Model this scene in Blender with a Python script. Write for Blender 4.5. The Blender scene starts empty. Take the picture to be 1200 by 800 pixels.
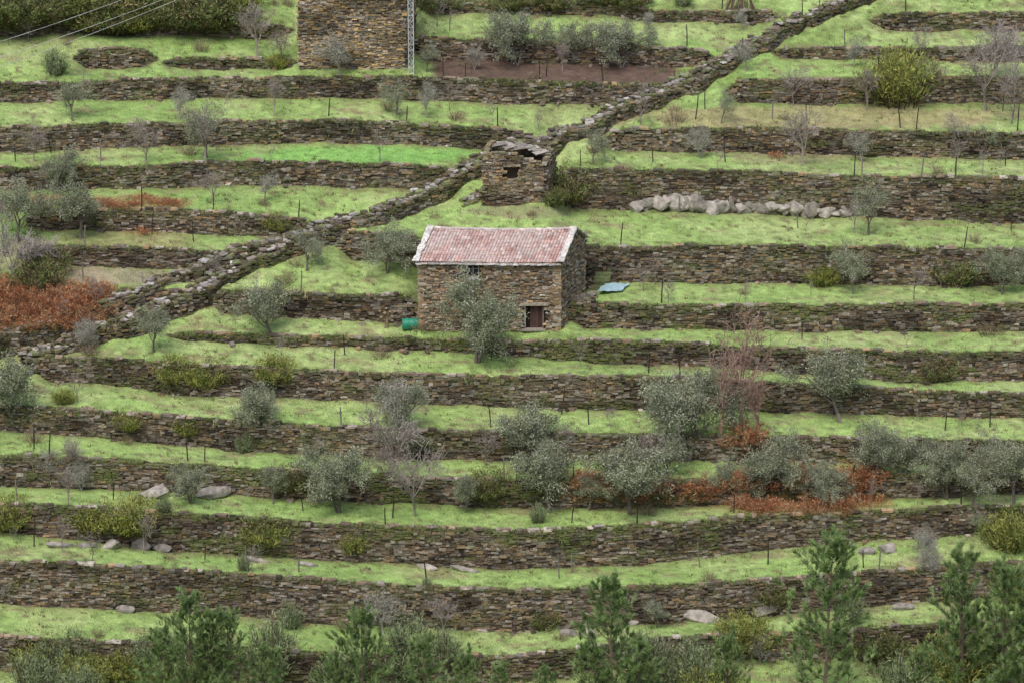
import bpy, math, random
import numpy as np
from mathutils import Vector
rng=np.random.default_rng(7); random.seed(7)
R_=rng.random
# ------------------------------------------------------------ camera model
E0=math.radians(20); D=250.0; F=4250.0
YC=-D*math.cos(E0); ZC=D*math.sin(E0)
sc=bpy.context.scene
cd=bpy.data.cameras.new('camera'); cam=bpy.data.objects.new('camera',cd); sc.collection.objects.link(cam)
cam.location=(0,YC,ZC); cam.rotation_euler=(math.radians(90)-E0,0,0)
cd.sensor_width=36; cd.lens=F/1200*36; cd.clip_start=1; cd.clip_end=6000
sc.camera=cam
def Tn(v): return np.tan(E0+np.arctan((np.asarray(v,float)-400)/F))
def zray(y,v): return ZC-(y-YC)*Tn(v)
def dep(y,z): return (y-YC)*math.cos(E0)+(ZC-z)*math.sin(E0)
def xat(u,y,z): return (np.asarray(u,float)-600)/F*dep(y,z)
def march(vs):
    y,z=0.0,0.0; out=[(400.0,y)]
    for v in vs:
        a=float(Tn(v)); w=0.52-0.02*(v/800.0)
        m=w/(1-w)*a*1.0+0.03
        yn=(ZC+YC*a-z+m*y)/(m+a); z=z+m*(yn-y); y=yn; out.append((v,y))
    return out
up=march(np.arange(399,-221,-1.0)); dn=march(np.arange(401,1082,1.0))
tab=sorted(up+dn[1:]); TV=np.array([t[0] for t in tab]); TY=np.array([t[1] for t in tab])
def Ym(v): return np.interp(v,TV,TY)
# ------------------------------------------------------------ noise
def h2(i,j,s):
    a=np.sin(i*127.1+j*311.7+s*74.7)*43758.5453
    return a-np.floor(a)
def vn(x,y,s=0):
    x=np.asarray(x,float); y=np.asarray(y,float)
    i=np.floor(x); j=np.floor(y); fx=x-i; fy=y-j; fx=fx*fx*(3-2*fx); fy=fy*fy*(3-2*fy)
    return (h2(i,j,s)*(1-fx)+h2(i+1,j,s)*fx)*(1-fy)+(h2(i,j+1,s)*(1-fx)+h2(i+1,j+1,s)*fx)*fy
def fbm(x,y,s=0,o=4):
    r=0;a=.5;t=0
    for k in range(o):
        r=r+a*vn(x*2**k,y*2**k,s+k*13); t+=a; a*=.55
    return r/t
def ss(a,b,x): t=np.clip((x-a)/(b-a),0,1); return t*t*(3-2*t)
# ------------------------------------------------------------ walls (u, v_top, v_bottom)
W=[
[(0,26,42),(120,22,38),(250,24,40),(345,30,44)],
[(85,58,80),(140,56,79),(185,58,80)],
[(190,67,79),(270,68,80),(350,68,80)],
[(0,97,118),(100,95,116),(200,92,114),(450,90,114),(600,94,120),(740,98,122),(792,98,112)],
[(480,40,70),(560,46,70),(700,52,76),(800,55,78),(838,62,76)],
[(500,0,14),(700,2,16),(780,14,26),(915,12,24)],
[(0,150,178),(200,143,170),(400,140,166),(560,150,172),(625,156,174)],
[(0,196,220),(150,196,220),(280,188,214),(400,190,217),(540,196,221)],
[(30,245,270),(200,244,270),(320,252,278),(372,260,280)],
[(50,287,308),(200,291,312),(305,298,312)],
[(125,338,362),(240,342,362)],
[(0,392,418),(130,368,392)],
[(1020,16,34),(1200,14,36)],
[(905,56,68),(1050,56,70),(1200,54,70)],
[(850,94,120),(1000,92,120),(1200,90,120)],
[(705,152,176),(900,150,180),(1200,156,186)],
[(652,197,242),(850,200,248),(1000,206,254),(1200,208,260)],
[(395,270,303),(490,276,306),(500,286,346),(600,286,346),(700,288,340),(725,288,329),(900,288,331),(1200,292,334)],
[(245,338,364),(350,342,370),(495,346,381)],
[(668,356,383),(900,357,386),(1200,356,388)],
[(195,388,397),(400,394,406),(560,398,412),(700,398,424),(900,406,434),(1060,412,448),(1200,412,446)],
[(40,418,444),(120,418,446),(200,424,460),(300,430,464),(450,437,470),(600,440,474),(750,440,478),(900,447,480),(1050,455,486),(1200,462,488)],
[(0,474,503),(100,478,510),(300,494,528),(450,502,536),(600,506,538),(800,508,538),(1000,512,544),(1200,516,546)],
[(0,532,570),(150,538,573),(300,547,581),(500,558,590),(700,562,594),(900,560,590),(1200,554,578)],
[(0,588,622),(100,592,632),(200,600,647),(400,612,656),(600,620,667),(750,614,662),(900,602,642),(1050,596,628),(1200,590,622)],
[(0,655,706),(200,665,714),(400,680,730),(600,690,738),(800,684,728),(1000,670,712),(1200,657,694)],
[(0,745,783),(200,753,790),(400,766,802),(600,768,800),(800,744,768),(1000,737,768),(1200,722,750)],
[(0,842,875),(600,858,892),(1200,812,846)],
[(0,922,960),(600,930,965),(1200,890,925)],
]
U=np.arange(-260,1461,4.0); V=np.arange(-140,1001,2.0)
NU,NV=len(U),len(V); NW=len(W)
VT=np.full((NW,NU),np.nan); VB=VT.copy()
for k,w in enumerate(W):
    a=np.array(w,float)
    u0=-1e4 if a[0,0]<=1 else a[0,0]; u1=1e4 if a[-1,0]>=1199 else a[-1,0]
    m=(U>=u0)&(U<=u1)
    t=np.interp(U,a[:,0],a[:,1])+(fbm(U/30,U*0+k*3.3,k,3)-.5)*6
    b=np.interp(U,a[:,0],a[:,2])+(fbm(U/34,U*0+k*5.1,k+40,3)-.5)*8
    e=np.minimum(np.clip((U-u0)/16,0.15,1),np.clip((u1-U)/16,0.15,1))
    mid=(t+b)/2; h=(b-t)/2*e
    VT[k,m]=(mid-h)[m]; VB[k,m]=(mid+h)[m]
Yg=np.zeros((NU,NV)); Tg=np.zeros((NU,NV)); YW=np.full((NW,NU),np.nan)
for i in range(NU):
    ks=[k for k in range(NW) if not np.isnan(VT[k,i])]
    ks.sort(key=lambda k:VT[k,i]+VB[k,i])
    for a,b in zip(ks[:-1],ks[1:]):
        if VT[b,i]<VB[a,i]+5:
            c=(VT[b,i]+VB[a,i])/2; VB[a,i]=c-2.5; VT[b,i]=c+2.5
    for k in ks:
        if VB[k,i]<VT[k,i]+2: c=(VB[k,i]+VT[k,i])/2; VT[k,i]=c-1; VB[k,i]=c+1
        YW[k,i]=Ym((VT[k,i]+VB[k,i])/2)
    segs=[(-200.,float(Ym(-200)),-200.)]+[(VB[k,i],YW[k,i],VT[k,i]) for k in ks]+[(1060.,float(Ym(1060)),1060.)]
    for s in segs:
        m=(V>=s[2])&(V<=s[0]); Yg[i,m]=s[1]; Tg[i,m]=-1
    for a,b in zip(segs[:-1],segs[1:]):
        m=(V>a[0])&(V<b[2])
        if not m.any(): continue
        yu,zu=a[1],float(zray(a[1],a[0])); yl,zl=b[1],float(zray(b[1],b[2]))
        sl=(zu-zl)/max(yu-yl,.05); T=Tn(V[m])
        if sl<-0.1: sl=-0.1
        Yg[i,m]=(ZC+YC*T-zl+sl*yl)/(sl+T)
        Tg[i,m]=(b[2]-V[m])/(b[2]-a[0])
K=np.array([1,2,3,2,1.]);K/=K.sum()
P=np.pad(Yg,((2,2),(0,0)),mode='edge'); Yg=sum(K[j]*P[j:j+NU] for j in range(5))
UU,VV=np.meshgrid(U,V,indexing='ij')
Zg=zray(Yg,VV); Xg=xat(UU,Yg,Zg)
def gy(u,v):
    fu=np.clip((np.asarray(u,float)-U[0])/4,0,NU-1.001); fv=np.clip((np.asarray(v,float)-V[0])/2,0,NV-1.001)
    i=fu.astype(int); j=fv.astype(int); a=fu-i; b=fv-j
    return (Yg[i,j]*(1-a)+Yg[i+1,j]*a)*(1-b)+(Yg[i,j+1]*(1-a)+Yg[i+1,j+1]*a)*b
def gpt(u,v):
    y=gy(u,v); z=zray(y,v); return np.stack([xat(u,y,z),y,z],-1)
def gt(u,v):
    i=np.clip(np.round((np.asarray(u,float)-U[0])/4).astype(int),0,NU-1); j=np.clip(np.round((np.asarray(v,float)-V[0])/2).astype(int),0,NV-1)
    return Tg[i,j]
# ------------------------------------------------------------ mesh building
def build(name,parts,mats,smooth=False,link=True,parent=None):
    vs=[];lv=[];ls=[];mi=[];cs=[];off=0;lo=0
    for Vv,Ff,Cc,m in parts:
        Vv=np.asarray(Vv,float);Ff=np.asarray(Ff,int)
        if len(Vv)==0 or len(Ff)==0: continue
        Cc=np.asarray(Cc,float)
        if Cc.ndim==1: Cc=np.tile(Cc,(len(Vv),1))
        vs.append(Vv);cs.append(Cc);lv.append(Ff.ravel()+off)
        k=Ff.shape[1]; ls.append(lo+np.arange(len(Ff))*k); mi.append(np.full(len(Ff),m))
        off+=len(Vv); lo+=Ff.size
    vs=np.concatenate(vs);cs=np.concatenate(cs);lv=np.concatenate(lv);ls=np.concatenate(ls);mi=np.concatenate(mi)
    me=bpy.data.meshes.new(name); me.vertices.add(len(vs)); me.vertices.foreach_set('co',vs.ravel())
    me.loops.add(len(lv)); me.loops.foreach_set('vertex_index',lv.astype(np.int32))
    me.polygons.add(len(ls)); me.polygons.foreach_set('loop_start',ls.astype(np.int32))
    me.polygons.foreach_set('material_index',mi.astype(np.int32))
    me.update(calc_edges=True)
    me.polygons.foreach_set('use_smooth',np.full(len(ls),smooth))
    at=me.color_attributes.new('Col','FLOAT_COLOR','POINT')
    at.data.foreach_set('color',np.concatenate([np.clip(cs,0,.8),np.ones((len(cs),1))],1).ravel())
    for m in mats: me.materials.append(m)
    if not link: return me
    ob=bpy.data.objects.new(name,me); sc.collection.objects.link(ob)
    if parent: ob.parent=parent
    return ob
def empty(name,loc=(0,0,0)):
    o=bpy.data.objects.new(name,None); sc.collection.objects.link(o); o.location=loc; return o
def mat(name,rough=.85,var=.25,scale=8.,bump=0.,bscale=20.,transl=0.,spec=.2,var2=0.,scale2=20.,gain=1.):
    m=bpy.data.materials.new(name); m.use_nodes=True; n=m.node_tree.nodes; l=m.node_tree.links; n.clear()
    out=n.new('ShaderNodeOutputMaterial'); b=n.new('ShaderNodeBsdfPrincipled'); b.inputs['Roughness'].default_value=rough
    b.inputs['Specular IOR Level'].default_value=spec
    at=n.new('ShaderNodeAttribute'); at.attribute_name='Col'
    geo=n.new('ShaderNodeNewGeometry'); src=at.outputs['Color']
    for (vr,scl) in ((var,scale),(var2,scale2)):
        if vr<=0: continue
        nz=n.new('ShaderNodeTexNoise'); nz.inputs['Scale'].default_value=scl; nz.inputs['Detail'].default_value=3; l.new(geo.outputs['Position'],nz.inputs['Vector'])
        mr=n.new('ShaderNodeMapRange'); mr.inputs[1].default_value=.3; mr.inputs[2].default_value=.7; mr.inputs[3].default_value=gain*(1-vr); mr.inputs[4].default_value=gain*(1+vr)
        l.new(nz.outputs['Fac'],mr.inputs[0])
        vm=n.new('ShaderNodeVectorMath'); vm.operation='SCALE'; l.new(src,vm.inputs[0]); l.new(mr.outputs[0],vm.inputs['Scale']); src=vm.outputs[0]
    l.new(src,b.inputs['Base Color'])
    if bump>0:
        n2=n.new('ShaderNodeTexNoise'); n2.inputs['Scale'].default_value=bscale; n2.inputs['Detail'].default_value=2; l.new(geo.outputs['Position'],n2.inputs['Vector'])
        bp=n.new('ShaderNodeBump'); bp.inputs['Strength'].default_value=bump; bp.inputs['Distance'].default_value=.05
        l.new(n2.outputs['Fac'],bp.inputs['Height']); l.new(bp.outputs[0],b.inputs['Normal'])
    if transl>0:
        tr=n.new('ShaderNodeBsdfTranslucent'); l.new(src,tr.inputs['Color'])
        mx=n.new('ShaderNodeMixShader'); mx.inputs[0].default_value=transl; l.new(b.outputs[0],mx.inputs[1]); l.new(tr.outputs[0],mx.inputs[2]); l.new(mx.outputs[0],out.inputs[0])
    else: l.new(b.outputs[0],out.inputs[0])
    return m
M_ground=mat('grass_ground',.95,.16,1.6,.8,9.,spec=.05,var2=.36,scale2=12.)
M_blade=mat('grass_blades',.9,.2,3.,spec=.05)
M_stone=mat('schist_stone',.85,.3,7.,.5,16.,gain=1.28)
M_leaf=mat('foliage',.8,.15,3.,transl=.15,spec=.1)
M_bark=mat('bark',.9,.3,12.)
M_tile=mat('terracotta',.85,.22,5.,.3,20.)
M_wood=mat('old_wood',.8,.3,12.,.3,20.)
M_metal=mat('painted_metal',.5,.1,5.,spec=.4)
M_plastic=mat('plastic_drum',.35,.1,5.,spec=.5)
M_dark=mat('dark_interior',.9,.1,3.)
M_rock=mat('boulder_rock',.85,.4,2.5,.8,6.)
# ------------------------------------------------------------ ground colours
ZON=[
(650,84,140,16,(.15,.10,.085),.97),
(60,350,100,38,(.25,.16,.10),.75),(130,324,70,11,(.34,.30,.21),.8),(150,238,75,9,(.33,.19,.11),.6),
(150,282,90,12,(.32,.28,.14),.6),
(960,138,230,14,(.38,.32,.18),.75),(930,590,120,18,(.33,.2,.11),.5),(760,575,120,14,(.3,.23,.12),.5),
(425,183,140,12,(.25,.50,.13),.85),(30,300,60,20,(.3,.25,.17),.6),(610,248,60,8,(.3,.27,.17),.6),(1100,180,150,8,(.34,.36,.17),.5),
(720,820,600,20,(.22,.26,.11),.4),(930,184,80,8,(.38,.3,.2),.5),(60,60,90,14,(.37,.41,.2),.5),
]
def gcol(x,y,u,v,t):
    n1=fbm(x/5,y/5,3)[...,None]; n2=fbm(x/1.3,y/1.3,9)[...,None]; n3=fbm(x/.45,y/.45,21,2)[...,None]; n4=fbm(x/14,y/14,31)[...,None]
    c=np.array([.345,.49,.165])*np.ones(x.shape+(1,))
    c=c+(np.array([.44,.52,.23])-c)*ss(.42,.68,n1)*.65
    c=c+(np.array([.26,.42,.12])-c)*ss(.5,.7,n4)*.6
    c=c+(np.array([.21,.30,.10])-c)*ss(.52,.74,n2)*.6
    c=c+(np.array([.30,.26,.15])-c)*ss(.59,.74,fbm(x/2.0,y/1.2,77)[...,None])*.7
    c=c+(np.array([.20,.16,.10])-c)*ss(.67,.77,fbm(x/.6,y/.5,87,3)[...,None])*.75
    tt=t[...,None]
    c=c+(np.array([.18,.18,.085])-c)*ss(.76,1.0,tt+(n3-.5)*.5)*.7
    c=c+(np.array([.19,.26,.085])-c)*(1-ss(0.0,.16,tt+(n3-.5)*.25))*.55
    for (a,b,ru,rv,cc,st) in ZON:
        d=((u-a)/ru)**2+((v-b)/rv)**2
        k=(ss(1.25,.6,d[...,None]+(n2-.5)*1.3))*st
        if cc[0]<.16: k=(ss(1.3,.9,np.maximum(abs(u-a)/ru,abs(v-b)/rv)**4))[...,None]*st
        c=c+(np.array(cc)-c)*k
    c=c*(.7+.6*n3)
    w=(tt<0)
    c=np.where(w,np.array([.055,.044,.033])*(0.6+.8*n3),c)
    return c
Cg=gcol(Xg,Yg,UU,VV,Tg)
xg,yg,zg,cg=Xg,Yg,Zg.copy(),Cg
rough=(fbm(xg/.8,yg/.8,5,3)-.5)*.18
zg=zg+np.where(Tg<0,0,rough)
tops=[(12,3.5),(40,11),(100,26),(220,48),(450,60),(1200,40),(3000,20)]
tc=np.array([.16,.18,.08]); one=np.ones((NU,1))
pre=[]
for dy,dz in tops[::-1]:
    n=(fbm(xg[:,:1]/30,dy/30*one,8)-.5)*min(dy*.08,12)
    pre.append((xg[:,:1]*(1+dy/400),yg[:,:1]+dy,zg[:,:1]+dz+n,np.tile(tc,(NU,1,1))))
post=[]
yb0=yg[:,-1:].mean(); zb0=zg[:,-1:].mean()
for (yy,zz) in [(yb0-8,zb0-5),(yb0-22,zb0-12),(yb0-45,zb0-22),(-140,-48),(-165,-40),(-200,10),(-226,70),(-233,83.6),(-245,84),(-300,110),(-600,150),(-2500,160)]:
    post.append((xg[:,-1:],yy+0*one,zz+(fbm(xg[:,-1:]/12,yy/12*one,4)-.5)*1.0,np.tile(tc,(NU,1,1))))
AX=np.concatenate([p[0] for p in pre]+[xg]+[p[0] for p in post],1)
AY=np.concatenate([p[1] for p in pre]+[yg]+[p[1] for p in post],1)
AZ=np.concatenate([p[2] for p in pre]+[zg]+[p[2] for p in post],1)
AC=np.concatenate([p[3] for p in pre]+[cg]+[p[3] for p in post],1)
xm0,xm1=AX.min(),AX.max()
for s in [15,50,130,400,1200,3000]:
    n=(fbm(AY[:1]/25,AY[:1]*0+s,6)-.5)*min(s*.05,20)
    AX=np.concatenate([AX[:1]*0+(xm0-s),AX,AX[:1]*0+(xm1+s)],0)
    AY=np.concatenate([AY[:1],AY,AY[-1:]],0); AZ=np.concatenate([AZ[:1]+n,AZ,AZ[-1:]+n],0)
    AC=np.concatenate([AC[:1]*0+tc,AC,AC[-1:]*0+tc],0)
a,b=AX.shape
idx=np.arange(a*b).reshape(a,b)
Fq=np.stack([idx[:-1,:-1],idx[:-1,1:],idx[1:,1:],idx[1:,:-1]],-1).reshape(-1,4)
build('terraced_hillside_ground',[(np.stack([AX,AY,AZ],-1).reshape(-1,3),Fq,AC.reshape(-1,3),0)],[M_ground],smooth=True)
# ------------------------------------------------------------ generators
BOX=np.array([[-1,-1,-1],[1,-1,-1],[1,1,-1],[-1,1,-1],[-1,-1,1],[1,-1,1],[1,1,1],[-1,1,1]])*.5
BF=np.array([[0,1,5,4],[1,2,6,5],[3,0,4,7],[4,5,6,7],[2,3,7,6],[3,2,1,0]])
def boxes(C,ang,dims,col,jit=.12,mi=0,tilt=.06):
    C=np.asarray(C,float);N=len(C)
    if N==0: return (np.zeros((0,3)),np.zeros((0,4),int),np.zeros((0,3)),mi)
    ang=np.broadcast_to(ang,(N,)); dims=np.broadcast_to(dims,(N,3))
    L=(BOX[None]+(R_((N,8,3))-.5)*jit)*dims[:,None,:]
    t=(R_(N)-.5)*2*tilt
    L=np.stack([L[...,0]*np.cos(t)[:,None]-L[...,2]*np.sin(t)[:,None],L[...,1],L[...,0]*np.sin(t)[:,None]+L[...,2]*np.cos(t)[:,None]],-1)
    c,s=np.cos(ang)[:,None],np.sin(ang)[:,None]
    Wd=np.stack([L[...,0]*c-L[...,1]*s,L[...,0]*s+L[...,1]*c,L[...,2]],-1)+C[:,None]
    Fx=(BF[None]+8*np.arange(N)[:,None,None]).reshape(-1,4)
    cc=np.repeat(np.broadcast_to(col,(N,3)),8,0)
    return (Wd.reshape(-1,3),Fx,cc,mi)
PAL=np.array([[.18,.135,.095],[.205,.165,.13],[.13,.10,.075],[.25,.225,.195],[.24,.17,.10],[.075,.06,.05],[.195,.15,.11],[.16,.14,.12],[.28,.25,.215]])
def stonecol(N,pal=PAL,br=1.):
    return pal[rng.integers(0,len(pal),N)]*(.5+.9*R_((N,1)))*br
MOSS=np.array([.12,.145,.05])
def stones_path(px,py,zb,zt,out=.12,depth=.36,rowh=(.10,.20),ln=(.2,.62),holes=None,pal=PAL,br=1.,moss=.5,seed=0,rag=.12):
    px,py,zb,zt=[np.asarray(q,float) for q in (px,py,zb,zt)]
    ds=np.hypot(np.diff(px),np.diff(py)); s=np.concatenate([[0],np.cumsum(ds)]); T=s[-1]
    if T<.2: return []
    H=(zt-zb).max(); z=-.12; Cs=[];As=[];Ds=[];Cl=[]
    while z<H+.1:
        h=rowh[0]+(rowh[1]-rowh[0])*random.random()
        n=int(T/((ln[0]+ln[1])/2)*1.35)+3
        le=ln[0]+(ln[1]-ln[0])*R_(n)**1.5; e=np.cumsum(le)-R_()*ln[1]; c=e-le/2
        m=(c>0)&(c<T); c=c[m];le=le[m]
        if len(c)==0: z+=h; continue
        x=np.interp(c,s,px);y=np.interp(c,s,py);b=np.interp(c,s,zb);t=np.interp(c,s,zt)
        x2=np.interp(np.minimum(c+.3,T),s,px);y2=np.interp(np.minimum(c+.3,T),s,py);x1=np.interp(np.maximum(c-.3,0),s,px);y1=np.interp(np.maximum(c-.3,0),s,py)
        an=np.arctan2(y2-y1,x2-x1)
        zz=b+z+h/2+(R_(len(c))-.5)*.06
        if rag>.05: zz=zz+(fbm(c/2.0,c*0+z*.7,seed+8,2)-.5)*.22
        wav=(fbm(c/1.2,c*0+seed,seed,2)-.5)*rag*2
        k=zz<t+wav
        if holes is not None:
            for (h0,h1,z0,z1) in holes: k&=~((c+le*.35>h0)&(c-le*.35<h1)&(zz-b+h*.3>z0)&(zz-b-h*.3<z1))
        c,le,x,y,zz,an,t,b=[q[k] for q in (c,le,x,y,zz,an,t,b)]
        n=len(c); o=out+(R_(n)-.4)*.14
        Cs.append(np.stack([x+np.sin(an)*o,y-np.cos(an)*o,zz],-1)); As.append(an+(R_(n)-.5)*.14)
        Ds.append(np.stack([le*.97,np.full(n,depth),np.full(n,h*.95)*(.65+.5*R_(n))],-1))
        col=stonecol(n,pal,br)
        mk=np.clip(ss(.6,.0,t-zz)*.7+ss(.5,.72,fbm(x/2.2+y,zz/1.0,seed+3,3))*1.0,0,1)*moss*R_(n)
        pt=ss(.45,.7,fbm(x/3,zz/1.5,seed+17,2))
        col=col*(1-.5*pt[:,None]*(1 if moss>.1 else .4)); col=col+(MOSS-col)*np.clip(mk*1.5,0,.9)[:,None]
        Cl.append(col)
        z+=h
    if not Cs: return []
    return [boxes(np.concatenate(Cs),np.concatenate(As),np.concatenate(Ds),np.concatenate(Cl))]
def tris(P,Dr,L,Wd,col,droop=0.,mi=0):
    P=np.asarray(P,float);N=len(P)
    Dr=Dr/np.linalg.norm(Dr,axis=1,keepdims=True)
    r=rng.normal(size=(N,3)); sd=np.cross(Dr,r); sd/=np.linalg.norm(sd,axis=1,keepdims=True)+1e-6
    Wd=np.broadcast_to(Wd,(N,))[:,None];L=np.broadcast_to(L,(N,))[:,None]
    tip=P+Dr*L; tip[:,2]-=droop*L[:,0]
    V3=np.stack([P-sd*Wd/2,P+sd*Wd/2,tip],1).reshape(-1,3)
    return (V3,np.arange(3*N).reshape(-1,3),np.repeat(np.broadcast_to(col,(N,3)),3,0),mi)
def leaves(P,Dr,L,Wd,col,mi=0):
    P=np.asarray(P,float);N=len(P)
    Dr=Dr/np.linalg.norm(Dr,axis=1,keepdims=True)
    r=rng.normal(size=(N,3)); sd=np.cross(Dr,r); sd/=np.linalg.norm(sd,axis=1,keepdims=True)+1e-6
    Wd=np.broadcast_to(Wd,(N,))[:,None];L=np.broadcast_to(L,(N,))[:,None]
    V4=np.stack([P,P+Dr*L*.5+sd*Wd/2,P+Dr*L,P+Dr*L*.5-sd*Wd/2],1).reshape(-1,3)
    return (V4,np.arange(4*N).reshape(-1,4),np.repeat(np.broadcast_to(col,(N,3)),4,0),mi)
def tubes(segs,col,k=4,mi=0):
    S=np.array(segs,float); p0=S[:,0:3];p1=S[:,3:6];r0=S[:,6];r1=S[:,7];N=len(S)
    d=p1-p0; d/=np.linalg.norm(d,axis=1,keepdims=True)+1e-9
    a=np.where(abs(d[:,2:3])<.9,np.array([[0,0,1.]]),np.array([[1.,0,0]])); e1=np.cross(d,a); e1/=np.linalg.norm(e1,axis=1,keepdims=True); e2=np.cross(d,e1)
    th=np.arange(k)*2*math.pi/k
    ring=e1[:,None]*np.cos(th)[None,:,None]+e2[:,None]*np.sin(th)[None,:,None]
    Vv=np.concatenate([p0[:,None]+ring*r0[:,None,None],p1[:,None]+ring*r1[:,None,None]],1)
    j=np.arange(k); f=np.stack([j,(j+1)%k,(j+1)%k+k,j+k],-1)
    Fx=(f[None]+2*k*np.arange(N)[:,None,None]).reshape(-1,4)
    c=np.repeat(np.broadcast_to(col,(N,3))*(.75+.5*R_((N,1))),2*k,0)
    return (Vv.reshape(-1,3),Fx,c,mi)
# ------------------------------------------------------------ terrace walls + turf on the edges
turfP=[];turfD=[];turfL=[];turfC=[]
pc=np.array([[.19,.26,.085],[.28,.36,.14],[.14,.19,.07],[.25,.2,.115],[.32,.31,.17]])
def turf(c,s,px,py,pz,H,n0):
    n=len(c)
    x=np.interp(c,s,px);y=np.interp(c,s,py)-.02-.26*R_(n);z=np.interp(c,s,pz)+.02
    low=R_(n)<.2; z=np.where(low,z-R_(n)**1.3*H,z); y=np.where(low,y-.1,y)
    turfP.append(np.stack([x,y,z],-1));turfD.append(np.stack([rng.normal(size=n)*.6,-.7+rng.normal(size=n)*.3,.5+rng.normal(size=n)*.6],-1));turfL.append(.12+.18*R_(n)+(R_(n)<.05)*.35)
    turfC.append(pc[rng.choice(5,n,p=[.34,.26,.18,.12,.1])]*(.6+.6*R_((n,1))))
for k in range(NW):
    ok=~np.isnan(VT[k]); ii=np.where(ok)[0]
    yw=YW[k,ii]; zb=zray(yw,VB[k,ii]); zt=zray(yw,VT[k,ii]); px=xat(U[ii],yw,(zb+zt)/2)
    ker=np.ones(5)/5
    def sm(a): return np.convolve(np.pad(a,2,mode='edge'),ker,'valid')
    yy=sm(yw)
    ms=.45+(.5 if k in (19,20,23,24) else 0)
    parts=stones_path(px,yy,sm(zb),zt,moss=ms,seed=k*7+1)
    s=np.concatenate([[0],np.cumsum(np.hypot(np.diff(px),np.diff(yy)))])
    n=int(s[-1]*1.5); c=R_(n)*s[-1]
    x=np.interp(c,s,px);y=np.interp(c,s,yy)-.12;z=np.interp(c,s,zt)+.03
    hi=np.interp(c,s,zt-zb); m=(hi>.5)&(fbm(c/3,c*0,k)>.42); mm=m.sum()
    parts.append(boxes(np.stack([x,y,z],-1)[m],(R_(mm)-.5)*.5,np.stack([.25+.5*R_(mm),.25+.25*R_(mm),.06+.12*R_(mm)],-1),stonecol(mm,br=1.3)))
    n=int(s[-1]*.9); c=R_(n)*s[-1]; m=fbm(c/2,c*0+4,k+9)>.52; c=c[m]; n=len(c)
    parts.append(boxes(np.stack([np.interp(c,s,px),np.interp(c,s,yy)-.3-.5*R_(n)**2,np.interp(c,s,zb)+.03],-1),R_(n)*3,np.stack([.18+.3*R_(n),.15+.25*R_(n),.1+.15*R_(n)],-1),stonecol(n,br=1.2),tilt=.3))
    build('terrace_wall',parts,[M_stone])
    n=int(s[-1]*26); c=R_(n)*s[-1]
    dens=fbm(c/2.,c*0+k,k+5,3); c=c[dens+R_(n)*.25>.56]
    turf(c,s,px,yy,zt,np.interp(c,s,zt-zb),0)
# ------------------------------------------------------------ diagonal boundary wall / path
def diag(name,pts,wd,H,br=1.):
    a=np.array(pts,float); uu=np.arange(a[0,0],a[-1,0],3.); vv=np.interp(uu,a[:,0],a[:,1])+(fbm(uu/14,uu*0,3,3)-.5)*11
    y=Ym(vv+9)-.2+(fbm(uu/40,uu*0,8,2)-.5)*1.0; zt=zray(y,vv); x=xat(uu,y,zt)
    zt=zt+(np.floor(uu/17+fbm(uu/30,uu*0,5)*2)*17-uu)*.012+.1
    parts=[]
    ker=np.ones(7)/7; ys=np.convolve(np.pad(y,3,mode='edge'),ker,'valid')
    an=np.arctan2(np.gradient(ys),np.gradient(x)); ox,oy=np.sin(an),-np.cos(an)
    wv=wd*(.7+.7*fbm(uu/25,uu*0,6,2))
    zb=zt-H
    parts+=stones_path(x+ox*wv/2,y+oy*wv/2,zb,zt,out=0,moss=.6,seed=5,br=br,rag=.2)
    parts+=stones_path((x-ox*wv/2)[::-1],(y-oy*wv/2)[::-1],zb[::-1],zt[::-1],out=0,moss=.6,seed=6,br=br,rag=.2)
    q=wv/2-.1
    A=np.stack([x+ox*q,y+oy*q,zt-.14],-1);B=np.stack([x-ox*q,y-oy*q,zt-.14],-1);A2=A-[0,0,H];B2=B-[0,0,H]
    n=len(x); Vv=np.concatenate([A,B,A2,B2]); i=np.arange(n-1)
    Ff=np.concatenate([np.stack([i,i+1,n+i+1,n+i],-1),np.stack([2*n+i,2*n+i+1,i+1,i],-1),np.stack([n+i,n+i+1,3*n+i+1,3*n+i],-1)])
    parts.append((Vv,Ff,np.array([.09,.08,.055]),0))
    s=np.concatenate([[0],np.cumsum(np.hypot(np.diff(x),np.diff(y)))]); 
    n=int(s[-1]*wd*6); c=R_(n)*s[-1]; o=(R_(n)-.5)*np.interp(c,s,wv)
    X_=np.interp(c,s,x)+np.interp(c,s,ox)*o; Y_=np.interp(c,s,y)+np.interp(c,s,oy)*o; Z_=np.interp(c,s,zt)-.04+R_(n)*.14
    col=np.array([[.34,.32,.295],[.24,.21,.18],[.42,.40,.375],[.16,.13,.10],[.15,.15,.085],[.27,.24,.2],[.19,.22,.10]])[rng.integers(0,7,n)]*(.55+.6*R_((n,1)))
    parts.append(boxes(np.stack([X_,Y_,Z_],-1),np.interp(c,s,an)+(R_(n)-.5)*1.2,np.stack([.2+.45*R_(n),.2+.3*R_(n),.06+.14*R_(n)],-1),col,tilt=.25))
    build(name,parts,[M_stone])
    n=int(s[-1]*24); c=R_(n)*s[-1]; c=c[fbm(c/2.5,c*0,15,3)>.45]; o=np.interp(c,s,wv)/2+.1
    turfP.append(np.stack([np.interp(c,s,x)+np.interp(c,s,ox)*o*(R_(len(c))*2-1),np.interp(c,s,y)+np.interp(c,s,oy)*o*(R_(len(c))*2-1),np.interp(c,s,zt)-.05],-1))
    n=len(c); turfD.append(np.stack([rng.normal(size=n)*.6,-.3+rng.normal(size=n)*.4,.6+rng.normal(size=n)*.4],-1)); turfL.append(.15+.2*R_(n)); turfC.append(pc[rng.integers(0,5,n)]*(.5+.6*R_((n,1))))
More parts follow.
